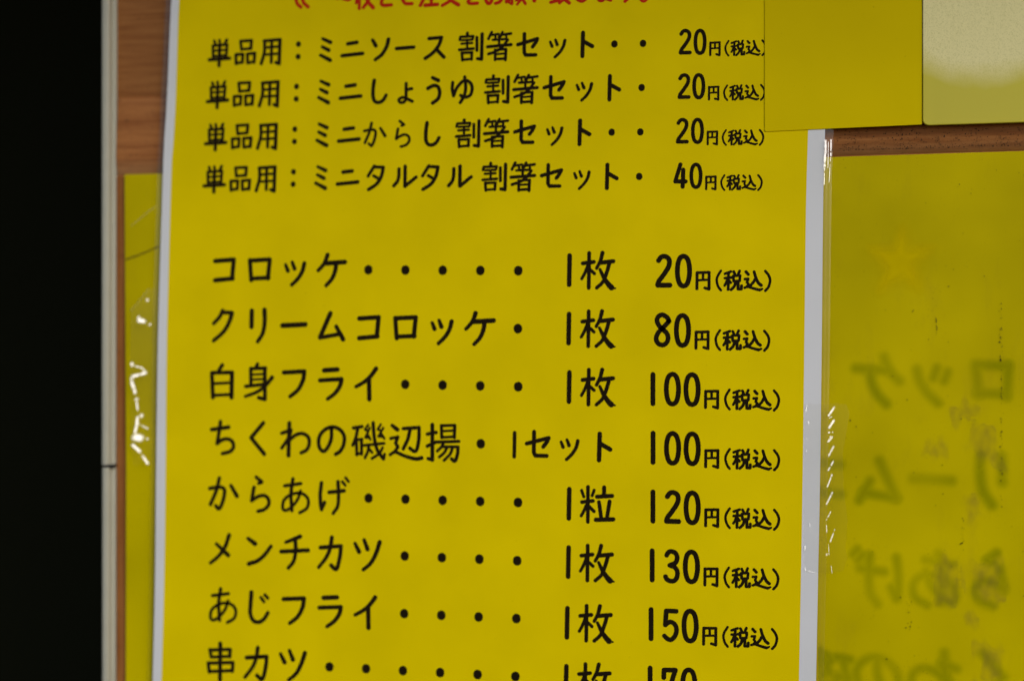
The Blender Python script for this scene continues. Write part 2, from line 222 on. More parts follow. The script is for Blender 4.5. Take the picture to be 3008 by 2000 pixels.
RESID = [[(188.99, -98.22), (193.43, -95.81), (197.86, -98.76), (198.6, -107.15), (198.97, -117.08), (193.43, -118.0), (188.62, -115.85), (189.73, -106.62)], [(203.02, -69.63), (207.42, -68.03), (208.53, -75.63), (204.49, -83.34), (200.81, -81.89), (201.91, -75.76)], [(186.02, -44.62), (191.21, -43.04), (194.91, -45.29), (193.43, -50.66), (188.25, -52.65), (185.65, -49.23)], [(205.96, -132.51), (213.29, -132.65), (218.4, -136.28), (218.77, -148.43), (207.42, -148.85), (208.16, -140.44)], [(207.42, -36.76), (213.29, -36.33), (216.58, -42.0), (216.94, -54.93), (209.63, -52.75), (203.02, -46.73)], [(198.6, -97.22), (203.02, -100.93), (203.75, -109.3), (199.33, -110.95)], [(200.81, -120.08), (208.89, -121.36), (208.16, -125.95), (202.28, -123.85)], [(196.02, -31.51), (202.28, -26.88), (207.42, -29.9), (204.49, -35.26), (197.86, -36.85)], [(205.96, -98.56), (217.67, -95.99), (218.4, -113.46), (209.63, -116.0), (205.22, -110.03)]]
TAPE_R = [(132.39, -28.1), (140.93, -28.25), (146.51, -27.79), (151.03, -28.33), (152.42, -32.23), (149.49, -49.42), (149.86, -64.81), (151.52, -79.4), (150.62, -91.73), (151.52, -96.33), (149.49, -102.15), (143.84, -103.3), (137.05, -103.24), (133.26, -102.95), (132.51, -92.15), (132.66, -53.5)]
TAPE_L = [(-184.33, 13.96), (-174.98, 24.85), (-170.71, 25.09), (-171.03, -15.58), (-171.42, -58.71), (-174.98, -59.53), (-183.22, -59.91), (-184.33, -46.9), (-184.6, -15.63)]
RIDGE_R = [(1.07, [(143.23, -33.31), (145.34, -30.21)]), (1.07, [(143.46, -38.85), (145.57, -35.44)]), (0.76, [(142.93, -44.87), (144.44, -41.93)]), (1.07, [(143.23, -51.19), (145.49, -46.77)]), (1.07, [(143.08, -57.59), (145.34, -53.47)]), (0.92, [(142.71, -64.92), (144.74, -59.34)]), (0.92, [(142.33, -72.63), (144.97, -67.19)]), (0.69, [(142.33, -79.57), (144.21, -75.84)]), (0.76, [(143.99, -89.17), (146.1, -83.2)]), (0.53, [(142.48, -84.97), (142.33, -81.89)]), (0.92, [(143.23, -40.86), (143.54, -40.47)]), (0.76, [(144.89, -40.77), (145.12, -40.46)]), (1.22, [(142.33, -94.84), (142.56, -94.83)]), (0.38, [(143.23, -90.35), (143.46, -94.97)]), (0.34, [(144.44, -99.95), (144.74, -103.03)]), (1.37, [(143.23, -33.37), (146.15, -28.85)]), (1.22, [(143.36, -38.72), (145.67, -35.13)]), (0.92, [(143.36, -40.93), (143.85, -40.71)]), (0.92, [(143.23, -44.92), (144.97, -42.62)]), (0.53, [(143.57, -34.44), (144.76, -33.71)]), (0.61, [(133.03, -91.19), (133.03, -93.05)]), (0.46, [(133.03, -100.78), (133.33, -102.31)]), (0.76, [(134.62, -102.28), (135.23, -102.5)]), (0.38, [(135.15, -81.26), (135.15, -82.8)]), (0.46, [(134.62, -35.7), (134.77, -36.62)]), (0.34, [(133.86, -43.43), (133.86, -44.2)]), (0.34, [(133.64, -48.45), (133.71, -49.61)]), (0.31, [(135.91, -102.87), (137.42, -103.06)]), (0.46, [(133.93, -28.44), (133.37, -31.66)]), (0.46, [(134.28, -36.3), (134.63, -37.01)])]
RIDGE_L = [(1.37, [(-183.57, -10.68), (-183.18, -12.08)]), (0.53, [(-182.35, -12.24), (-178.78, -13.01), (-176.86, -14.56)]), (1.68, [(-183.18, -17.29), (-176.31, -15.44)]), (1.37, [(-183.73, -17.97), (-183.29, -20.83), (-182.35, -22.91), (-181.53, -26.03)]), (2.14, [(-181.09, -27.85), (-180.87, -28.37)]), (0.76, [(-181.09, -29.41), (-180.59, -33.31)]), (1.98, [(-178.78, -36.01), (-178.23, -35.9)]), (1.07, [(-180.59, -36.44), (-180.98, -40.09), (-181.97, -44.26)]), (3.21, [(-182.19, -46.09), (-178.23, -46.82)]), (1.07, [(-175.92, -47.06), (-175.49, -47.05)]), (0.53, [(-179.88, -40.08), (-175.49, -42.11)]), (1.37, [(-183.18, -49.9), (-179.88, -52.67), (-177.68, -55.66)]), (1.07, [(-177.68, -55.66), (-175.38, -59.01)]), (1.53, [(-175.76, 19.39), (-175.43, 19.39)]), (1.53, [(-180.15, 11.09), (-179.88, 10.93)]), (2.29, [(-179.88, 9.78), (-176.86, 9.0)]), (1.22, [(-174.5, 7.69), (-174.28, 7.59)])]
FOLD_TOP = [(1.22, [(141.95, 88.71), (141.95, 82.92)]), (1.07, [(141.78, 82.93), (141.5, 75.99)]), (0.69, [(144.32, 88.94), (144.21, 81.72)]), (0.38, [(143.19, 88.1), (142.97, 76.54)]), (0.46, [(141.5, 75.99), (141.33, 69.06)]), (0.31, [(144.1, 81.15), (143.48, 70.18)])]
FAINT_L = [(0.76, [(-184.28, 14.22), (-179.88, 19.15), (-175.21, 24.59)]), (0.76, [(-183.73, 55.11), (-174.39, 62.27), (-171.1, 64.3)])]

# ------------------------------------------------------------------ helpers
def tag(o, label=None, cat=None, group=None, kind=None):
    if label: o['label'] = label
    if cat: o['category'] = cat
    if group: o['group'] = group
    if kind: o['kind'] = kind
    return o
def link_mesh(name, verts, faces, mat, parent=None, smooth=False):
    me = bpy.data.meshes.new(name)
    me.from_pydata([(x * MM, y * MM, z * MM) for x, y, z in verts], [], faces)
    me.materials.append(mat); me.update()
    if smooth:
        for p in me.polygons: p.use_smooth = True
    o = bpy.data.objects.new(name, me); col.objects.link(o)
    if parent: 
        o.parent = parent
        o.location = -parent.location
    return o
def empty(name, loc_mm):
    o = bpy.data.objects.new(name, None); o.location = [c * MM for c in loc_mm]
    o.empty_display_size = 0.01; col.objects.link(o); return o
def slab(name, outline, y_front, y_back, mat, parent=None, bevel=0.0):
    """outline in (x, z) mm; a plate with real thickness and eased edges"""
    bm = bmesh.new()
    f = bm.faces.new([bm.verts.new((x * MM, y_front * MM, z * MM)) for x, z in outline])
    bm.normal_update()
    if f.normal.y > 0: f.normal_flip()
    r = bmesh.ops.extrude_face_region(bm, geom=[f])
    vs = [e for e in r['geom'] if isinstance(e, bmesh.types.BMVert)]
    for v in vs: v.co.y = y_back * MM
    bmesh.ops.recalc_face_normals(bm, faces=bm.faces)
    if bevel:
        ed = [e for e in bm.edges if all(abs(v.co.y - y_front * MM) < 1e-7 for v in e.verts)]
        bmesh.ops.bevel(bm, geom=ed, offset=bevel * MM, segments=3, affect='EDGES', profile=0.5)
    me = bpy.data.meshes.new(name); bm.to_mesh(me); bm.free(); me.materials.append(mat)
    o = bpy.data.objects.new(name, me); col.objects.link(o)
    if parent:
        o.parent = parent; o.location = -parent.location
    return o
def catmull(p, closed=False, n=6):
    out = []; N = len(p)
    if N < 3 and not closed:
        return list(p)
    rng = range(N) if closed else range(N - 1)
    for i in rng:
        if closed: a, b, c, d = p[(i - 1) % N], p[i], p[(i + 1) % N], p[(i + 2) % N]
        else:
            b, c = p[i], p[i + 1]
            a = p[i - 1] if i else (2 * b[0] - c[0], 2 * b[1] - c[1])
            d = p[i + 2] if i + 2 < N else (2 * c[0] - b[0], 2 * c[1] - b[1])
        for k in range(n):
            t = k / n
            out.append(tuple(0.5 * (2 * b[j] + (c[j] - a[j]) * t + (2 * a[j] - 5 * b[j] + 4 * c[j] - d[j]) * t * t + (3 * b[j] - a[j] - 3 * c[j] + d[j]) * t ** 3) for j in (0, 1)))
    if not closed: out.append(tuple(p[-1]))
    return out
class Pen:
    """flat round-ended pen strokes in the x-z plane; each stroke a hair nearer than the last"""
    def __init__(self, y, step=0.004): self.v = []; self.f = []; self.y = y; self.k = 0; self.step = step
    def capsule(self, pts, w0, w1, closed=False):
        y = self.y - self.k * self.step; self.k = (self.k + 1) % 28
        N = len(pts); b = len(self.v)
        L = [0.0]
        for i in range(1, N): L.append(L[-1] + math.dist(pts[i], pts[i - 1]))
        T = L[-1] or 1
        for i, (x, z) in enumerate(pts):
            p = pts[(i - 1) % N] if (i or closed) else pts[0]
            q = pts[(i + 1) % N] if (i < N - 1 or closed) else pts[-1]
            dx, dz = q[0] - p[0], q[1] - p[1]; m = math.hypot(dx, dz) or 1
            r = 0.5 * (w0 + (w1 - w0) * L[i] / T)
            nx, nz = -dz / m * r, dx / m * r
            self.v += [(x + nx, y, z + nz), (x - nx, y, z - nz)]
        for i in range(N if closed else N - 1):
            j = (i + 1) % N
            self.f.append((b + 2 * i, b + 2 * i + 1, b + 2 * j + 1, b + 2 * j))
        if not closed:
            for e, o, w in ((0, 1, w0), (N - 1, N - 2, w1)):
                x, z = pts[e]; a0 = math.atan2(z - pts[o][1], x - pts[o][0]); c = len(self.v)
                for s in range(9):
                    a = a0 - math.pi / 2 + math.pi * s / 8
                    self.v.append((x + 0.5 * w * math.cos(a), y, z + 0.5 * w * math.sin(a)))
                self.f.append(tuple(range(c, c + 9)))
    def stroke(self, st, ox=0, oz=0, k=1.0, widen=1.0):
        hd, ps = st.split(';'); w0, w1 = (float(a) * k * widen for a in hd[1:].split(','))
        pts = [tuple(float(c) for c in q.split(',')) for q in ps.split()]
        pts = [(ox + x * k, oz + z * k) for x, z in pts]
        if hd[0] == 'L':
            n = len(pts) - 1
            for i in range(n):
                self.capsule([pts[i], pts[i + 1]], w0 + (w1 - w0) * i / n, w0 + (w1 - w0) * (i + 1) / n)
        else:
            self.capsule(catmull(pts, hd[0] == 'O'), w0, w1, hd[0] == 'O')
    def build(self, name, mat, parent): return link_mesh(name, self.v, self.f, mat, parent)

# ------------------------------------------------------------------ materials
def mat(name):
    m = bpy.data.materials.new(name); m.use_nodes = True
    nt = m.node_tree; b = nt.nodes['Principled BSDF']; return m, nt, b
def N(nt, t, **kw):
    n = nt.nodes.new(t)
    for k, v in kw.items(): setattr(n, k, v)
    return n
def coords(nt, scale=(1, 1, 1), rot=(0, 0, 0)):
    tc = N(nt, 'ShaderNodeTexCoord'); mp = N(nt, 'ShaderNodeMapping'); g = N(nt, 'ShaderNodeNewGeometry')
    mp.inputs['Scale'].default_value = scale; mp.inputs['Rotation'].default_value = rot
    nt.links.new(g.outputs['Position'], mp.inputs[0]); return mp.outputs[0]
def noise_tex(nt, vec, scale, detail=4, rough=0.5):
    n = N(nt, 'ShaderNodeTexNoise'); n.inputs['Scale'].default_value = scale; n.inputs['Detail'].default_value = detail
    n.inputs['Roughness'].default_value = rough; nt.links.new(vec, n.inputs['Vector']); return n.outputs['Fac']
def ramp(nt, fac, stops):
    r = N(nt, 'ShaderNodeValToRGB'); e = r.color_ramp.elements
    while len(e) < len(stops): e.new(0.5)
    for el, (p, c) in zip(e, stops): el.position = p; el.color = tuple(c) + (1,) if len(c) == 3 else c
    nt.links.new(fac, r.inputs[0]); return r.outputs[0]
def mixc(nt, fac, a, b, mode='MIX'):
    m = N(nt, 'ShaderNodeMix', data_type='RGBA', blend_type=mode)
    for s, v in ((0, fac), (6, a), (7, b)):
        if isinstance(v, (int, float)): m.inputs[s].default_value = v
        elif isinstance(v, tuple): m.inputs[s].default_value = v + (1,)
        else: nt.links.new(v, m.inputs[s])
    return m.outputs[2]
def bump(nt, b, h, strength, dist):
    n = N(nt, 'ShaderNodeBump'); n.inputs['Strength'].default_value = strength; n.inputs['Distance'].default_value = dist
    nt.links.new(h, n.inputs['Height']); nt.links.new(n.outputs[0], b.inputs['Normal'])
def math_n(nt, op, a, b):
    m = N(nt, 'ShaderNodeMath', operation=op)
    for i, v in enumerate((a, b)):
        if isinstance(v, (int, float)): m.inputs[i].default_value = v
        else: nt.links.new(v, m.inputs[i])
    return m.outputs[0]

def sheet_mat(name, base, dark, rough=0.3, blotch=30, speck=0.0, spec=0.5, grain=0.0):
    m, nt, b = mat(name); v = coords(nt)
    c = mixc(nt, ramp(nt, noise_tex(nt, v, blotch, 3), [(0.3, (0, 0, 0)), (0.7, (1, 1, 1))]), base, dark)
    if speck:
        s = ramp(nt, noise_tex(nt, v, 900, 2, 0.6), [(0.0, (0, 0, 0)), (0.70, (0, 0, 0)), (0.78, (1, 1, 1))])
        k = ramp(nt, noise_tex(nt, v, 60, 2), [(0.45, (0, 0, 0)), (0.7, (1, 1, 1))])
        c = mixc(nt, math_n(nt, 'MULTIPLY', math_n(nt, 'MULTIPLY', s, k), speck), c, (0.05, 0.035, 0.01))
    nt.links.new(c, b.inputs['Base Color'])
    b.inputs['Roughness'].default_value = rough; b.inputs['Specular IOR Level'].default_value = spec
    h = noise_tex(nt, v, 18, 2)
    bump(nt, b, h, 0.25, 0.002)
    return m
M_YEL = sheet_mat('yellow_print', (0.90, 0.70, 0.0), (0.81, 0.63, 0.0), 0.4, 25, 0.25, 0.02)
M_WHITE = sheet_mat('white_paper', (0.80, 0.82, 0.86), (0.76, 0.78, 0.81), 0.3, 30)
M_BLANK = sheet_mat('blank_yellow', (0.80, 0.62, 0.0), (0.72, 0.56, 0.0), 0.4, 14, 0.5, 0.02)
M_INK = sheet_mat('black_ink', (0.017, 0.011, 0.005), (0.013, 0.009, 0.004), 0.5, 90, 0, 0.03)
M_RED = sheet_mat('red_ink', (0.62, 0.022, 0.006), (0.50, 0.02, 0.006), 0.5, 90, 0, 0.05)

def board_mat():
    m, nt, b = mat('aged_yellow_plastic'); v = coords(nt)
    c = mixc(nt, ramp(nt, noise_tex(nt, v, 13, 3), [(0.35, (0, 0, 0)), (0.65, (1, 1, 1))]), (0.66, 0.54, 0.0), (0.51, 0.42, 0.0))
    s = ramp(nt, noise_tex(nt, v, 1100, 2, 0.6), [(0.0, (0, 0, 0)), (0.66, (0, 0, 0)), (0.76, (1, 1, 1))])
    k = ramp(nt, noise_tex(nt, v, 45, 3), [(0.48, (0, 0, 0)), (0.75, (1, 1, 1))])
    c = mixc(nt, math_n(nt, 'MULTIPLY', math_n(nt, 'MULTIPLY', s, k), 0.7), c, (0.09, 0.06, 0.012))
    st = ramp(nt, noise_tex(nt, coords(nt, (1, 1, .35)), 70, 5, 0.65), [(0.55, (0, 0, 0)), (0.75, (1, 1, 1))])
    c = mixc(nt, math_n(nt, 'MULTIPLY', st, 0.18), c, (0.30, 0.20, 0.02))
    nt.links.new(c, b.inputs['Base Color'])
    b.inputs['Roughness'].default_value = 0.28; b.inputs['Specular IOR Level'].default_value = 0.03
    bump(nt, b, noise_tex(nt, v, 300, 4, 0.6), 0.06, 0.0006)
    return m
M_BOARD = board_mat()

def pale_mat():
    """yellow plastic with a sky reflection painted pale into its upper part"""
    m, nt, b = mat('sky_glare_yellow_plastic'); v = coords(nt)
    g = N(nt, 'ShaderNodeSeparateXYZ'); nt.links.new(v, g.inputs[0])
    # lower edge of the painted sky reflection: an arc centred above the frame
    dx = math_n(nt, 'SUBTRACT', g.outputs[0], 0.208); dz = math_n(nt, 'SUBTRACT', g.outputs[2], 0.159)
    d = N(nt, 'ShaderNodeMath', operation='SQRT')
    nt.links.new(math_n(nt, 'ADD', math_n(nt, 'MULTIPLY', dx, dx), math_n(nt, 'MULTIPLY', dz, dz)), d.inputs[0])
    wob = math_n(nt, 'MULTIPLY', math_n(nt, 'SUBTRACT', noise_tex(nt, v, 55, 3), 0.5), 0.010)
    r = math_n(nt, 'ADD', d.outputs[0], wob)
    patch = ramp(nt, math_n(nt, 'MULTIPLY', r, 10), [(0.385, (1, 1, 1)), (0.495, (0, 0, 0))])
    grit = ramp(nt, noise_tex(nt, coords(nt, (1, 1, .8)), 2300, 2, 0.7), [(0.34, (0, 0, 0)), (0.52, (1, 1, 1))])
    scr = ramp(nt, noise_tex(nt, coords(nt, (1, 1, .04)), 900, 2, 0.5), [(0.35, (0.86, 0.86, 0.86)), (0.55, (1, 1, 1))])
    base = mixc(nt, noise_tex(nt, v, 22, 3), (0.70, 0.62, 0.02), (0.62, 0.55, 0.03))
    glare = mixc(nt, math_n(nt, 'MULTIPLY', grit, scr), (0.80, 0.74, 0.30), (0.98, 0.90, 0.44))
    c = mixc(nt, math_n(nt, 'MULTIPLY', patch, 0.95), base, glare)
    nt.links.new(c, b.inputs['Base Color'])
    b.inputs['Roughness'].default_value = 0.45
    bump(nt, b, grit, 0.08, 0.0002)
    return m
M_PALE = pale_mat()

def wood_mat(name, a, b_, c_, dirt=0.3, axis='x'):
    m, nt, b = mat(name)
    sc_ = (0.06, 1, 1) if axis == 'x' else (1, 1, 0.06)
    v = coords(nt, sc_)
    g1 = noise_tex(nt, v, 420, 5, 0.65); g2 = noise_tex(nt, coords(nt, (0.25, 1, 1)), 60, 4)
    c = mixc(nt, g2, a, b_)
    c = mixc(nt, ramp(nt, g1, [(0.40, (0, 0, 0)), (0.62, (1, 1, 1))]), c, c_)
    d = ramp(nt, noise_tex(nt, coords(nt), 380, 4, 0.7), [(0.58, (0, 0, 0)), (0.70, (1, 1, 1))])
    c = mixc(nt, math_n(nt, 'MULTIPLY', d, dirt), c, (0.02, 0.013, 0.007))
    if name == 'rail_wood':      # greyed, dusty lower edge
        g = N(nt, 'ShaderNodeSeparateXYZ'); nt.links.new(coords(nt), g.inputs[0])
        e = ramp(nt, math_n(nt, 'MULTIPLY', math_n(nt, 'SUBTRACT', g.outputs[2], 0.080), 100), [(0.15, (1, 1, 1)), (0.85, (0, 0, 0))])
        c = mixc(nt, math_n(nt, 'MULTIPLY', e, 0.5), c, (0.30, 0.19, 0.10))
    nt.links.new(c, b.inputs['Base Color']); b.inputs['Roughness'].default_value = 0.5; b.inputs['Specular IOR Level'].default_value = 0.12
    bump(nt, b, g1, 0.35, 0.0004)
    return m
M_PLY = wood_mat('plywood', (0.34, 0.135, 0.037), (0.39, 0.165, 0.05), (0.26, 0.095, 0.025), 0.35)
M_RAIL = wood_mat('rail_wood', (0.35, 0.135, 0.035), (0.41, 0.165, 0.05), (0.26, 0.09, 0.022), 0.6)
M_STRIPW = wood_mat('edge_wood', (0.38, 0.15, 0.04), (0.32, 0.12, 0.03), (0.27, 0.095, 0.022), 0.3, 'z')

def simple(name, c, rough=0.5, spec=0.5, alpha=1.0):
    m, nt, b = mat(name); v = coords(nt)
    nt.links.new(mixc(nt, noise_tex(nt, v, 120, 3), c, tuple(x * 0.85 for x in c)), b.inputs['Base Color'])
    b.inputs['Roughness'].default_value = rough; b.inputs['Specular IOR Level'].default_value = spec
    if alpha < 1: b.inputs['Alpha'].default_value = alpha
    return m
M_POST = simple('cream_metal', (0.53, 0.52, 0.42), 0.35)
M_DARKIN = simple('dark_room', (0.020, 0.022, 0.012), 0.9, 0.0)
M_JOINT = simple('joint_gap', (0.02, 0.02, 0.018), 0.8)
def soft_mat(name, c, amount):
    m = simple(name, c, 0.6, 0.0); nt = m.node_tree; b = nt.nodes['Principled BSDF']
    a = N(nt, 'ShaderNodeAttribute', attribute_name='coverage')
    nt.links.new(math_n(nt, 'MULTIPLY', a.outputs['Fac'], amount), b.inputs['Alpha']); return m
M_GHOST = soft_mat('show_through_ink', (0.20, 0.30, 0.0), 0.34)
M_STAR = soft_mat('show_through_star', (1.0, 0.78, 0.0), 0.5)
M_RESID = soft_mat('glue_residue', (0.33, 0.24, 0.05), 0.30)
M_GRIME = simple('grime', (0.035, 0.022, 0.010), 0.8, 0.2)
M_GRIME_SOFT = simple('grime_soft', (0.06, 0.035, 0.012), 0.8, 0.2, 0.45)

def film_mat(name, clear, rough, tint=(0.95, 0.96, 0.94), shine=1.0, soft=False):
    m = bpy.data.materials.new(name); m.use_nodes = True; nt = m.node_tree; nt.nodes.clear()
    o = N(nt, 'ShaderNodeOutputMaterial'); mx = N(nt, 'ShaderNodeMixShader'); tr = N(nt, 'ShaderNodeBsdfTransparent')
    tr.inputs[0].default_value = tint + (1,)
    p = N(nt, 'ShaderNodeBsdfPrincipled'); p.inputs['Base Color'].default_value = (0.6, 0.6, 0.55, 1)
    gl = N(nt, 'ShaderNodeBsdfGlossy'); gl.inputs['Roughness'].default_value = rough
    di = N(nt, 'ShaderNodeBsdfDiffuse'); di.inputs[0].default_value = (0.7, 0.7, 0.66, 1)
    nt.nodes.remove(p)
    lw = N(nt, 'ShaderNodeLayerWeight'); lw.inputs[0].default_value = 0.5
    at_ = N(nt, 'ShaderNodeAttribute', attribute_name='coverage')
    fr = math_n(nt, 'ADD', math_n(nt, 'MULTIPLY', math_n(nt, 'POWER', lw.outputs['Facing'], 5.0), 0.9), 0.045)
    m2 = N(nt, 'ShaderNodeMixShader'); m2.inputs[0].default_value = clear
    nt.links.new(tr.outputs[0], m2.inputs[1]); nt.links.new(di.outputs[0], m2.inputs[2])
    nt.links.new(math_n(nt, 'MINIMUM', math_n(nt, 'MULTIPLY', fr, shine), 1.0), mx.inputs[0]); nt.links.new(m2.outputs[0], mx.inputs[1]); nt.links.new(gl.outputs[0], mx.inputs[2])
    if soft:      # glint facets fade out towards their rim to soften the highlight
        m3 = N(nt, 'ShaderNodeMixShader'); t2 = N(nt, 'ShaderNodeBsdfTransparent')
        nt.links.new(math_n(nt, 'MINIMUM', math_n(nt, 'MULTIPLY', at_.outputs['Fac'], 1.5), 1.0), m3.inputs[0])
        nt.links.new(t2.outputs[0], m3.inputs[1]); nt.links.new(mx.outputs[0], m3.inputs[2]); nt.links.new(m3.outputs[0], o.inputs[0])
    else: nt.links.new(mx.outputs[0], o.inputs[0])
    return m
M_FILM = film_mat('clear_film', 0.006, 0.16, (0.98, 0.98, 0.97), 1.2)
M_TAPE = film_mat('clear_tape', 0.0, 0.10, (0.985, 0.985, 0.975), 0.8)
M_CREASE = film_mat('creased_tape', 0.03, 0.32, (0.97, 0.97, 0.96), 4.5, True)
M_CREASE2 = film_mat('puckered_tape', 0.03, 0.32, (0.97, 0.97, 0.96), 2.0, True)
M_FAINT = film_mat('faint_fold', 0.05, 0.3)

# ------------------------------------------------------------------ setting: dark room, wooden wall
X0 = -194.5
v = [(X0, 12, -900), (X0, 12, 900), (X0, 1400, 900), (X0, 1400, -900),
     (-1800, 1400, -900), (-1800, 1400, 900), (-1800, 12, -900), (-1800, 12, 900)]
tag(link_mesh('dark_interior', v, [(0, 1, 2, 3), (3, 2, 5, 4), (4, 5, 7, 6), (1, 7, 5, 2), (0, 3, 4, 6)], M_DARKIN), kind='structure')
wall = slab('wall', [(X0 - 1, -900), (900, -900), (900, 900), (X0 - 1, 900)], 0, 11, M_PLY)
tag(wall, 'brown plywood wall panel', None, None, 'structure')

# narrow upright wooden edge strip beside the post, under the rail
es = slab('wooden_edge_strip', [(-194, -330), (-182.0, -330), (-182.0, 79.4), (-194, 79.4)], -1.2, 0, M_STRIPW, None, 0.5)
tag(es, 'narrow orange brown upright wood strip between pale post and old yellow board', 'wood strip')

# rail across the wall above the old board
def rail():
    prof = [(0, 118), (-1.2, 117.6), (-1.9, 116.5), (-2.0, 110), (-2.0, 90), (-1.9, 86.6), (-1.5, 83.8), (-0.9, 81.4), (-0.3, 80.2), (0, 80)]
    xs = [-193.6, -60, 60, 140, 200, 260, 900]; vv = []; ff = []
    tilt = lambda x: (x + 189) * 0.008
    for x in xs:
        for y, z in prof: vv.append((x, y * (0.35 if z > 100 else 1) , z + (tilt(x) if z < 100 else 0)))
    n = len(prof)
    for i in range(len(xs) - 1):
        for j in range(n - 1): ff.append((i * n + j, i * n + j + 1, (i + 1) * n + j + 1, (i + 1) * n + j))
    ff.append(tuple(range(n)))
    return link_mesh('wooden_rail', vv, ff, M_RAIL, None, True)
rl = tag(rail(), 'reddish brown wooden rail with dirty speckled lower edge above the old yellow board', 'rail')

# ------------------------------------------------------------------ cream post in two lengths
def post():
    p = empty('door_frame_post', (-192, 0, -330))
    tag(p, 'pale cream upright post with one dark joint at the edge of the dark opening', 'post')
    xl, xr = POST[0][0], POST_BACK[0][0]
    def seg(z0, z1, shift):
        prof = []
        W = xr - xl
        for k in range(49):
            a = math.pi * k / 48
            # softly rounded front with flat middle
            px = xl + (W - 1.6) * (0.5 - 0.5 * math.copysign(abs(math.cos(a)) ** 0.55, math.cos(a)))
            py = -2 - 4.0 * abs(math.sin(a)) ** 0.45
            prof.append((px, py))
        prof = [(xl, 12)] + prof + [(xr, -1.6), (xr, 0.02)]
        vv = []; ff = []; n = len(prof)
        for z in (z0, z1):
            for x, y in prof:
                xx = x + ((z - 198) / 396 * 0.85 if x > xl + W * .5 else 0)
                vv.append((xx + shift, y, z))
        for j in range(n - 1): ff.append((j, j + 1, n + j + 1, n + j))
        ff += [tuple(range(n)), tuple(range(n, 2 * n))]
        return link_mesh('post_length', vv, ff, M_POST, p)
    zj = JOINT[0][1]
    seg(zj + 0.7, 330, 0); seg(-330, zj - 0.7, 0.15)
    link_mesh('joint_gap', [(x, y, z) for x, y in ((xl + .4, 8), (xl + .4, -5.2), (xr - .4, -5.2), (xr - .4, 0)) for z in (zj - .9, zj + .9)],
              [(0, 2, 3, 1), (2, 4, 5, 3), (4, 6, 7, 5)], M_JOINT, p)
post()

# ------------------------------------------------------------------ old yellow board with showing-through back print
ob = empty('old_menu_board', (0, -3, -330))
tag(ob, 'faded olive yellow plastic board with mirrored lettering showing through, behind the price list', 'board')
x = [p for p in BOARD]
slab('board_plate', [x[0], x[1], x[2], (900, x[2][1] + 3), (900, -330), x[4], x[5]], -3, -0.1, M_BOARD, ob, 0.35)
def seg_dist(x, z, a, c):
    dx, dz = c[0] - a[0], c[1] - a[1]; L = dx * dx + dz * dz
    t = 0 if L == 0 else max(0, min(1, ((x - a[0]) * dx + (z - a[1]) * dz) / L))
    return math.hypot(x - a[0] - t * dx, z - a[1] - t * dz)
def sstep(a, c, v):
    t = max(0, min(1, (v - a) / (c - a))); return t * t * (3 - 2 * t)
def soft_print(name, fn, box, step, m, parent, y):
    """print seen through the plastic: a thin sheet whose coverage fades out at its rims"""
    x0, x1, z0, z1 = box; nx = int((x1 - x0) / step) + 1; nz = int((z1 - z0) / step) + 1
    val = [[fn(x0 + i * step, z0 + j * step) for i in range(nx)] for j in range(nz)]
    vv, ff, at, idx = [], [], [], {}
    def vid(i, j):
        if (i, j) not in idx:
            idx[(i, j)] = len(vv); vv.append((x0 + i * step, y, z0 + j * step)); at.append(val[j][i])
        return idx[(i, j)]
    for j in range(nz - 1):
        for i in range(nx - 1):
            if max(val[j][i], val[j][i + 1], val[j + 1][i], val[j + 1][i + 1]) > 0.004:
                ff.append((vid(i, j), vid(i + 1, j), vid(i + 1, j + 1), vid(i, j + 1)))
    o = link_mesh(name, vv, ff, m, parent)
    a = o.data.attributes.new('coverage', 'FLOAT', 'POINT'); a.data.foreach_set('value', at)
    return o
strokes = []
for ch, gx, gz in SHOW_THROUGH:
    em = 25.6; sts = GLYPH[ch].split('|')
    allp = [tuple(float(c) for c in q.split(',')) for st in sts for q in st.split(';')[1].split()]
    mx = (min(p[0] for p in allp) + max(p[0] for p in allp)) / 2; mz = (min(p[1] for p in allp) + max(p[1] for p in allp)) / 2
    for st in sts:
        hd, ps = st.split(';'); w0 = float(hd[1:].split(',')[0]) * em / 1000 * 1.4
        pts = [tuple(float(c) for c in q.split(',')) for q in ps.split()]
        pts = [(gx - (a - mx) * em / 1000, gz + (c - mz) * em / 1000) for a, c in pts]   # reads backwards from this side
        if hd[0] != 'L': pts = catmull(pts, False, 4)
        bb = (min(p[0] for p in pts) - 2 * w0, max(p[0] for p in pts) + 2 * w0, min(p[1] for p in pts) - 2 * w0, max(p[1] for p in pts) + 2 * w0)
        strokes.append((w0, pts, bb))
def ghost(x, z):
    v = 0
    for w0, pts, bb in strokes:
        if not (bb[0] < x < bb[1] and bb[2] < z < bb[3]): continue
        d = min(seg_dist(x, z, a, c) for a, c in zip(pts, pts[1:]))
        u = 1 - sstep(0.0, w0 * 0.5 + 2.0, d); v = 1 - (1 - v) * (1 - u) if v + u < 1 else max(v, u)
    return v * (0.75 + 0.5 * noise.noise(Vector((x * .04, z * .04, 1))))
soft_print('show_through_text', ghost, (139, 260, -175, 20), 1.0, M_GHOST, ob, -3.05)
def inside(x, z, P):
    r = False; n = len(P)
    for i in range(n):
        (xa, za), (xb, zb) = P[i], P[(i + 1) % n]
        if (za > z) != (zb > z) and x < (xb - xa) * (z - za) / (zb - za) + xa: r = not r
    return r
def sdf(x, z, P):
    d = min(seg_dist(x, z, P[i], P[(i + 1) % len(P)]) for i in range(len(P)))
    return d if inside(x, z, P) else -d
soft_print('show_through_star', lambda x, z: sstep(-4.5, 4.0, sdf(x, z, STAR)), (148, 215, 8, 72), 0.6, M_STAR, ob, -3.06)
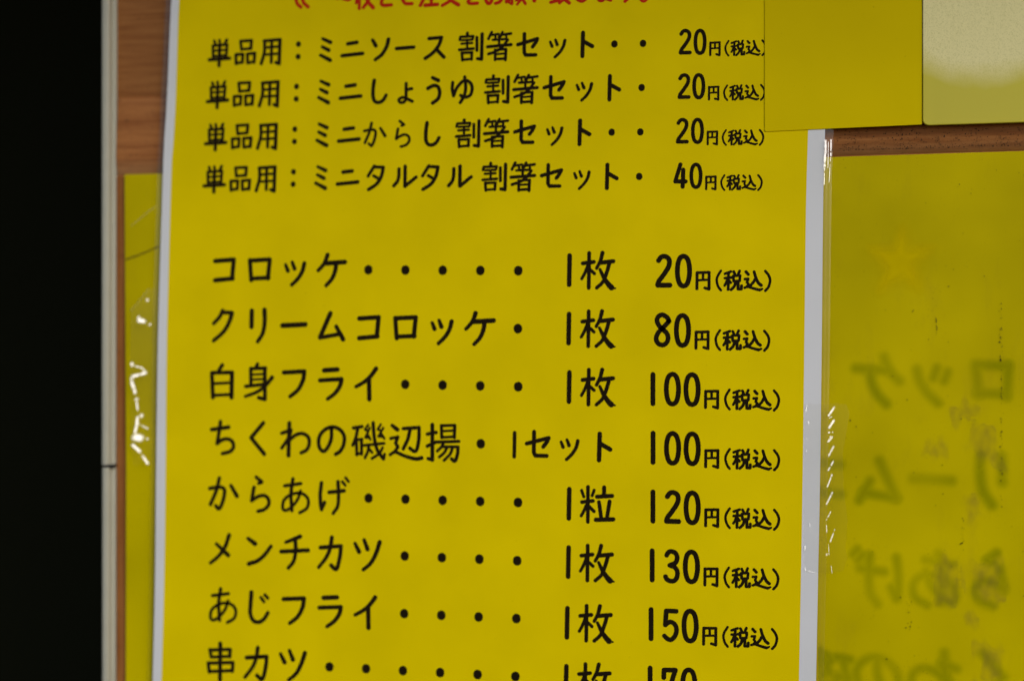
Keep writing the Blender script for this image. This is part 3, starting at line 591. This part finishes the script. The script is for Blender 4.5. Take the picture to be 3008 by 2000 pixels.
pn = Pen(-3.2); pn.capsule(catmull(CREASE), 0.9, 0.7); pn.capsule(catmull([(a + .2, c - .1) for a, c in CREASE]), 0.45, 0.4)
pn.build('crease', M_GRIME_SOFT, ob)
# glue residue patches with ragged outlines, layered so their rims are soft
for poly in RESID:
    def resid(x, z, poly=poly):
        s = sdf(x, z, poly) + 4.0 * noise.noise(Vector((x * .28, z * .08, 5))) + 0.8 * noise.noise(Vector((x * 1.3, z * .35, 8)))
        rim = math.exp(-((s - .2) / .45) ** 2) * max(0, noise.noise(Vector((x * .25, z * .25, 2)))) * 0.9
        return min(1, sstep(-2.2, 3.2, s) * (0.55 + 0.5 * noise.noise(Vector((x * .4, z * .25, 9)))) + rim)
    xs_ = [p[0] for p in poly]; zs_ = [p[1] for p in poly]
    soft_print('glue_residue', resid, (min(xs_) - 5, max(xs_) + 5, min(zs_) - 6, max(zs_) + 6), 0.5, M_RESID, ob, -3.12)
def specks(lst, y, name, m, parent):
    vv, ff = [], []
    for x, z, r in lst:
        b0 = len(vv); n = 7; ph = random.random() * 6; e = random.uniform(.6, 1)
        for i in range(n):
            a = ph + 2 * math.pi * i / n; rr = r * random.uniform(.6, 1.15)
            vv.append((x + rr * math.cos(a) * e, y, z + rr * math.sin(a)))
        ff.append(tuple(range(b0, b0 + n)))
    o = link_mesh(name, vv, ff, m, parent); o['kind'] = 'stuff'; return o
L1 = []
for _ in range(900):
    a, c = random.uniform(150, 245), random.uniform(-160, 80)
    d = 0.10 + 0.55 * max(0, (a - 175) / 60) * max(0, (c - 20) / 60) + (0.35 if c > 74 + (a - 150) * .01 else 0)
    n_ = noise.noise(Vector((a * .05, c * .05, 3)))
    if random.random() < d * (0.6 + 1.6 * max(0, n_)): L1.append((a, c, random.choice([.12, .16, .2, .3]) * random.uniform(.7, 1.3)))
# upright line of grime along an old tape edge
tx, tz0, tz1 = BOARD[1][0], 0, 0
def upright(xc, z0, z1, n, sp):
    return [(random.gauss(xc, sp), random.uniform(z0, z1), random.choice([.12, .18, .3]) * random.uniform(.7, 1.3)) for _ in range(n)]
def px_board(u, v):   # where a spot of the old board lies, from the two crops' own scale
    return ((u - 1504) / 6.55 + 4.0, -(v - 1000) / 6.57)
L1 += upright(217.5, -78, 5, 60, .3) + upright(217.3, -10, 18, 26, .3) + upright(190, 2, 11, 16, .3) + upright(201, -95, -78, 18, .5) + upright(178, -128, -112, 22, 1.2)
specks(L1, -3.36, 'grime_specks', M_GRIME, ob)
ll = [(x, 79.9 + (x + 189) * .0085 + abs(random.gauss(0, .5)), random.uniform(.1, .3)) for x in [random.uniform(143, 250) for _ in range(150)]]
L2 = []
for _ in range(800):
    a = random.uniform(143, 250); q = random.random() ** 2.2
    L2.append((a, 81.8 + (a + 189) * .0085 + q * 12, random.choice([.12, .16, .22, .32]) * random.uniform(.7, 1.2)))
specks(L2, -2.12, 'grime_specks', M_GRIME, rl)

# ------------------------------------------------------------------ menu poster
po = empty('price_list_poster', (0, -6, -330))
tag(po, 'laminated yellow price list with white border and black Japanese writing', 'poster')
def interp(edge, z):
    e = sorted(edge, key=lambda p: p[1])
    for (xa, za), (xb, zb) in zip(e, e[1:]):
        if za <= z <= zb: return xa + (xb - xa) * (z - za) / (zb - za)
    return e[0][0] if z < e[0][1] else e[-1][0]
def smooth_edge(edge):
    return catmull(edge, False, 5)
def band(name, L, R, y, m, parent=po, yb=None, nx=8):
    L = smooth_edge(L); R = smooth_edge(R)
    zs = [215 - 430 * k / 60 for k in range(61)]; vv = []; ff = []
    for z in zs:
        a, b = interp(L, z), interp(R, z)
        for i in range(nx + 1): vv.append((a + (b - a) * i / nx, y, z))
    for k in range(60):
        for i in range(nx): q = k * (nx + 1) + i; ff.append((q, q + 1, q + nx + 2, q + nx + 1))
    return link_mesh(name, vv, ff, m, parent)
def plate(name, L, R, yf, yb, m):
    L = smooth_edge(L); R = smooth_edge(R); zs = [215 - 430 * k / 40 for k in range(41)]
    return slab(name, [(interp(L, z), z) for z in zs] + [(interp(R, z), z) for z in reversed(zs)], yf, yb, m, po)
plate('paper', WHT_L, WHT_R, -6, -5.7, M_WHITE)
band('yellow_print', YEL_L, YEL_R, -6.02, M_YEL)
cache = {k: v.split('|') for k, v in GLYPH.items()}
for name, s in LINES:
    pen = Pen(-6.05)
    for g in s.split():
        ch, rest = g[0], g[2:]
        x_, z_, em = (float(a) for a in rest.split(','))
        for st in cache[ch]: pen.stroke(st, x_, z_, em / 1000.0)
    pen.build(name, M_INK, po)
pen = Pen(-6.05)
for st in NOTICE: pen.stroke(st)
pen.build('notice_text', M_RED, po)

# clear film margin: it stands off the wall in a shallow double curl
def film(name, A, B, amp, ya, yb):
    A = smooth_edge(A); B = smooth_edge(B); n = 18; zs = [200 - 400 * k / 90 for k in range(91)]; vv = []; ff = []
    for z in zs:
        a, b = interp(A, z), interp(B, z); am = amp(z)
        for i in range(n + 1):
            t = i / n
            vv.append((a + (b - a) * t, ya + (yb - ya) * t - am * (math.sin(2 * math.pi * t) ** 2) * (1 + 0.2 * math.sin(z * .21)), z))
    for k in range(90):
        for i in range(n): q = k * (n + 1) + i; ff.append((q, q + 1, q + n + 2, q + n + 1))
    return link_mesh(name, vv, ff, M_FILM, po, True)
film('film_margin', WHT_R, FLM_R, lambda z: 0.12 if z < 88 else 0.0, -5.9, -5.6)
film('film_margin', FLM_L, WHT_L, lambda z: 0.08, -5.6, -5.9)

# ------------------------------------------------------------------ blank sheets at the top right
bx = BLANK
bs = slab('blank_yellow_sheet', [(bx[0][0], 215), (bx[1][0], bx[1][1] + .5), (bx[1][0] + .5, bx[1][1]), (bx[2][0] - .4, bx[2][1]), (bx[2][0], bx[2][1] + .4), (bx[2][0], 215)], -6.5, -6.15, M_BLANK, None, 0.12)
tag(bs, 'plain dull yellow sheet overlapping the upper right corner of the price list', 'sheet')
px, pz = PALE[1]
arc = [(px + 2.6 - 2.6 * math.cos(a), pz + 2.6 - 2.6 * math.sin(a)) for a in [math.pi / 2 * k / 6 for k in range(7)]]
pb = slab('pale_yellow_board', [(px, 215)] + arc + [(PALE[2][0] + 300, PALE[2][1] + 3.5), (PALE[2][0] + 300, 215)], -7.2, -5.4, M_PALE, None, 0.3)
tag(pb, 'pale yellow board with rounded corner and painted whitish sky reflection at the top right', 'board')

# ------------------------------------------------------------------ clear sticky tape with puckers that catch the light
def pucker(ridges, y, name, m, parent):
    rnd = random.Random(3); vv = []; ff = []; cov = []
    for w_, pts in ridges:
        L = [0]
        for i in range(1, len(pts)): L.append(L[-1] + math.dist(pts[i], pts[i - 1]))
        n = max(1, int(round(L[-1] / max(0.45, w_ * 0.5))))
        for q in range(n):
            def at(d):
                for i in range(1, len(pts)):
                    if d <= L[i] or i == len(pts) - 1:
                        u = (d - L[i - 1]) / ((L[i] - L[i - 1]) or 1)
                        return tuple(pts[i - 1][j] + (pts[i][j] - pts[i - 1][j]) * u for j in (0, 1))
            if n > 3 and rnd.random() < .14: continue
            a, c = at(L[-1] * q / n), at(L[-1] * (q + 1) / n)
            mx_, mz_ = (a[0] + c[0]) / 2, (a[1] + c[1]) / 2
            dx, dz = c[0] - a[0], c[1] - a[1]; m_ = math.hypot(dx, dz) or 1; dx /= m_; dz /= m_
            half = m_ / 2 * 1.3 + 0.2 + w_ * 0.2; ww = w_ / 2 * rnd.uniform(.9, 1.4)
            # glint shaped in: pucker facet tilted midway between camera and sun
            p = Vector((mx_, y, mz_)) * MM
            view = (cam.location - p).normalized(); hv = (view + to_sun).normalized()
            hv = (hv + Vector((rnd.uniform(-.05, .05), 0, rnd.uniform(-.05, .05)))).normalized()
            b0 = len(vv); k = 10
            for s_ in range(k):
                an = 2 * math.pi * s_ / k
                ex, ez = math.cos(an) * half, math.sin(an) * ww
                ox, oz = dx * ex - dz * ez, dz * ex + dx * ez
                oy = (hv.x * ox + hv.z * oz) / -hv.y
                vv.append((mx_ + ox, y - 0.12 - 0.002 * (q % 5) - w_ * 0.28 + oy, mz_ + oz))
            vv.append((mx_, y - 0.12 - 0.002 * (q % 5) - w_ * 0.28, mz_)); cov += [0.0] * k + [1.0]
            ff += [(b0 + s_, b0 + (s_ + 1) % k, b0 + k) for s_ in range(k)]
    o = link_mesh(name, vv, ff, m, parent)
    o.data.attributes.new('coverage', 'FLOAT', 'POINT').data.foreach_set('value', cov)
def tape(name, outline, ridges, faint, label, y, crease):
    c0 = outline[0]
    t = empty(name, (c0[0], y, c0[1])); tag(t, label, 'tape')
    ring = outline; cx = sum(p[0] for p in ring) / len(ring); cz = sum(p[1] for p in ring) / len(ring)
    link_mesh('tape_film', [(a, y, c) for a, c in ring], [tuple(range(len(ring)))], M_TAPE, t)
    pucker(ridges, y, 'pucker', crease, t)
    if faint:
        for w_, pts in faint:
            pf = Pen(y - 0.05); pf.capsule(catmull(pts), w_, w_); pf.build('fold', M_FAINT, t)
tape('clear_tape', TAPE_R, RIDGE_R, None, 'clear tape strip with slanting shiny puckers on the right edge of the price list', -6.35, M_CREASE2)
tape('clear_tape', TAPE_L, RIDGE_L, FAINT_L, 'crumpled clear tape with white glints left of the price list', -6.35, M_CREASE)
pucker(FOLD_TOP, -6.6, 'film_fold', M_CREASE, po)

# ------------------------------------------------------------------ unseen board added above the frame to darken the top
sb = slab('shade_board', [(-900, 405), (900, 405), (900, 413), (-900, 413)], -300, 0, M_DARKIN)
tag(sb, 'dark unseen board added overhead to shade the top of the wall', 'shade_board')
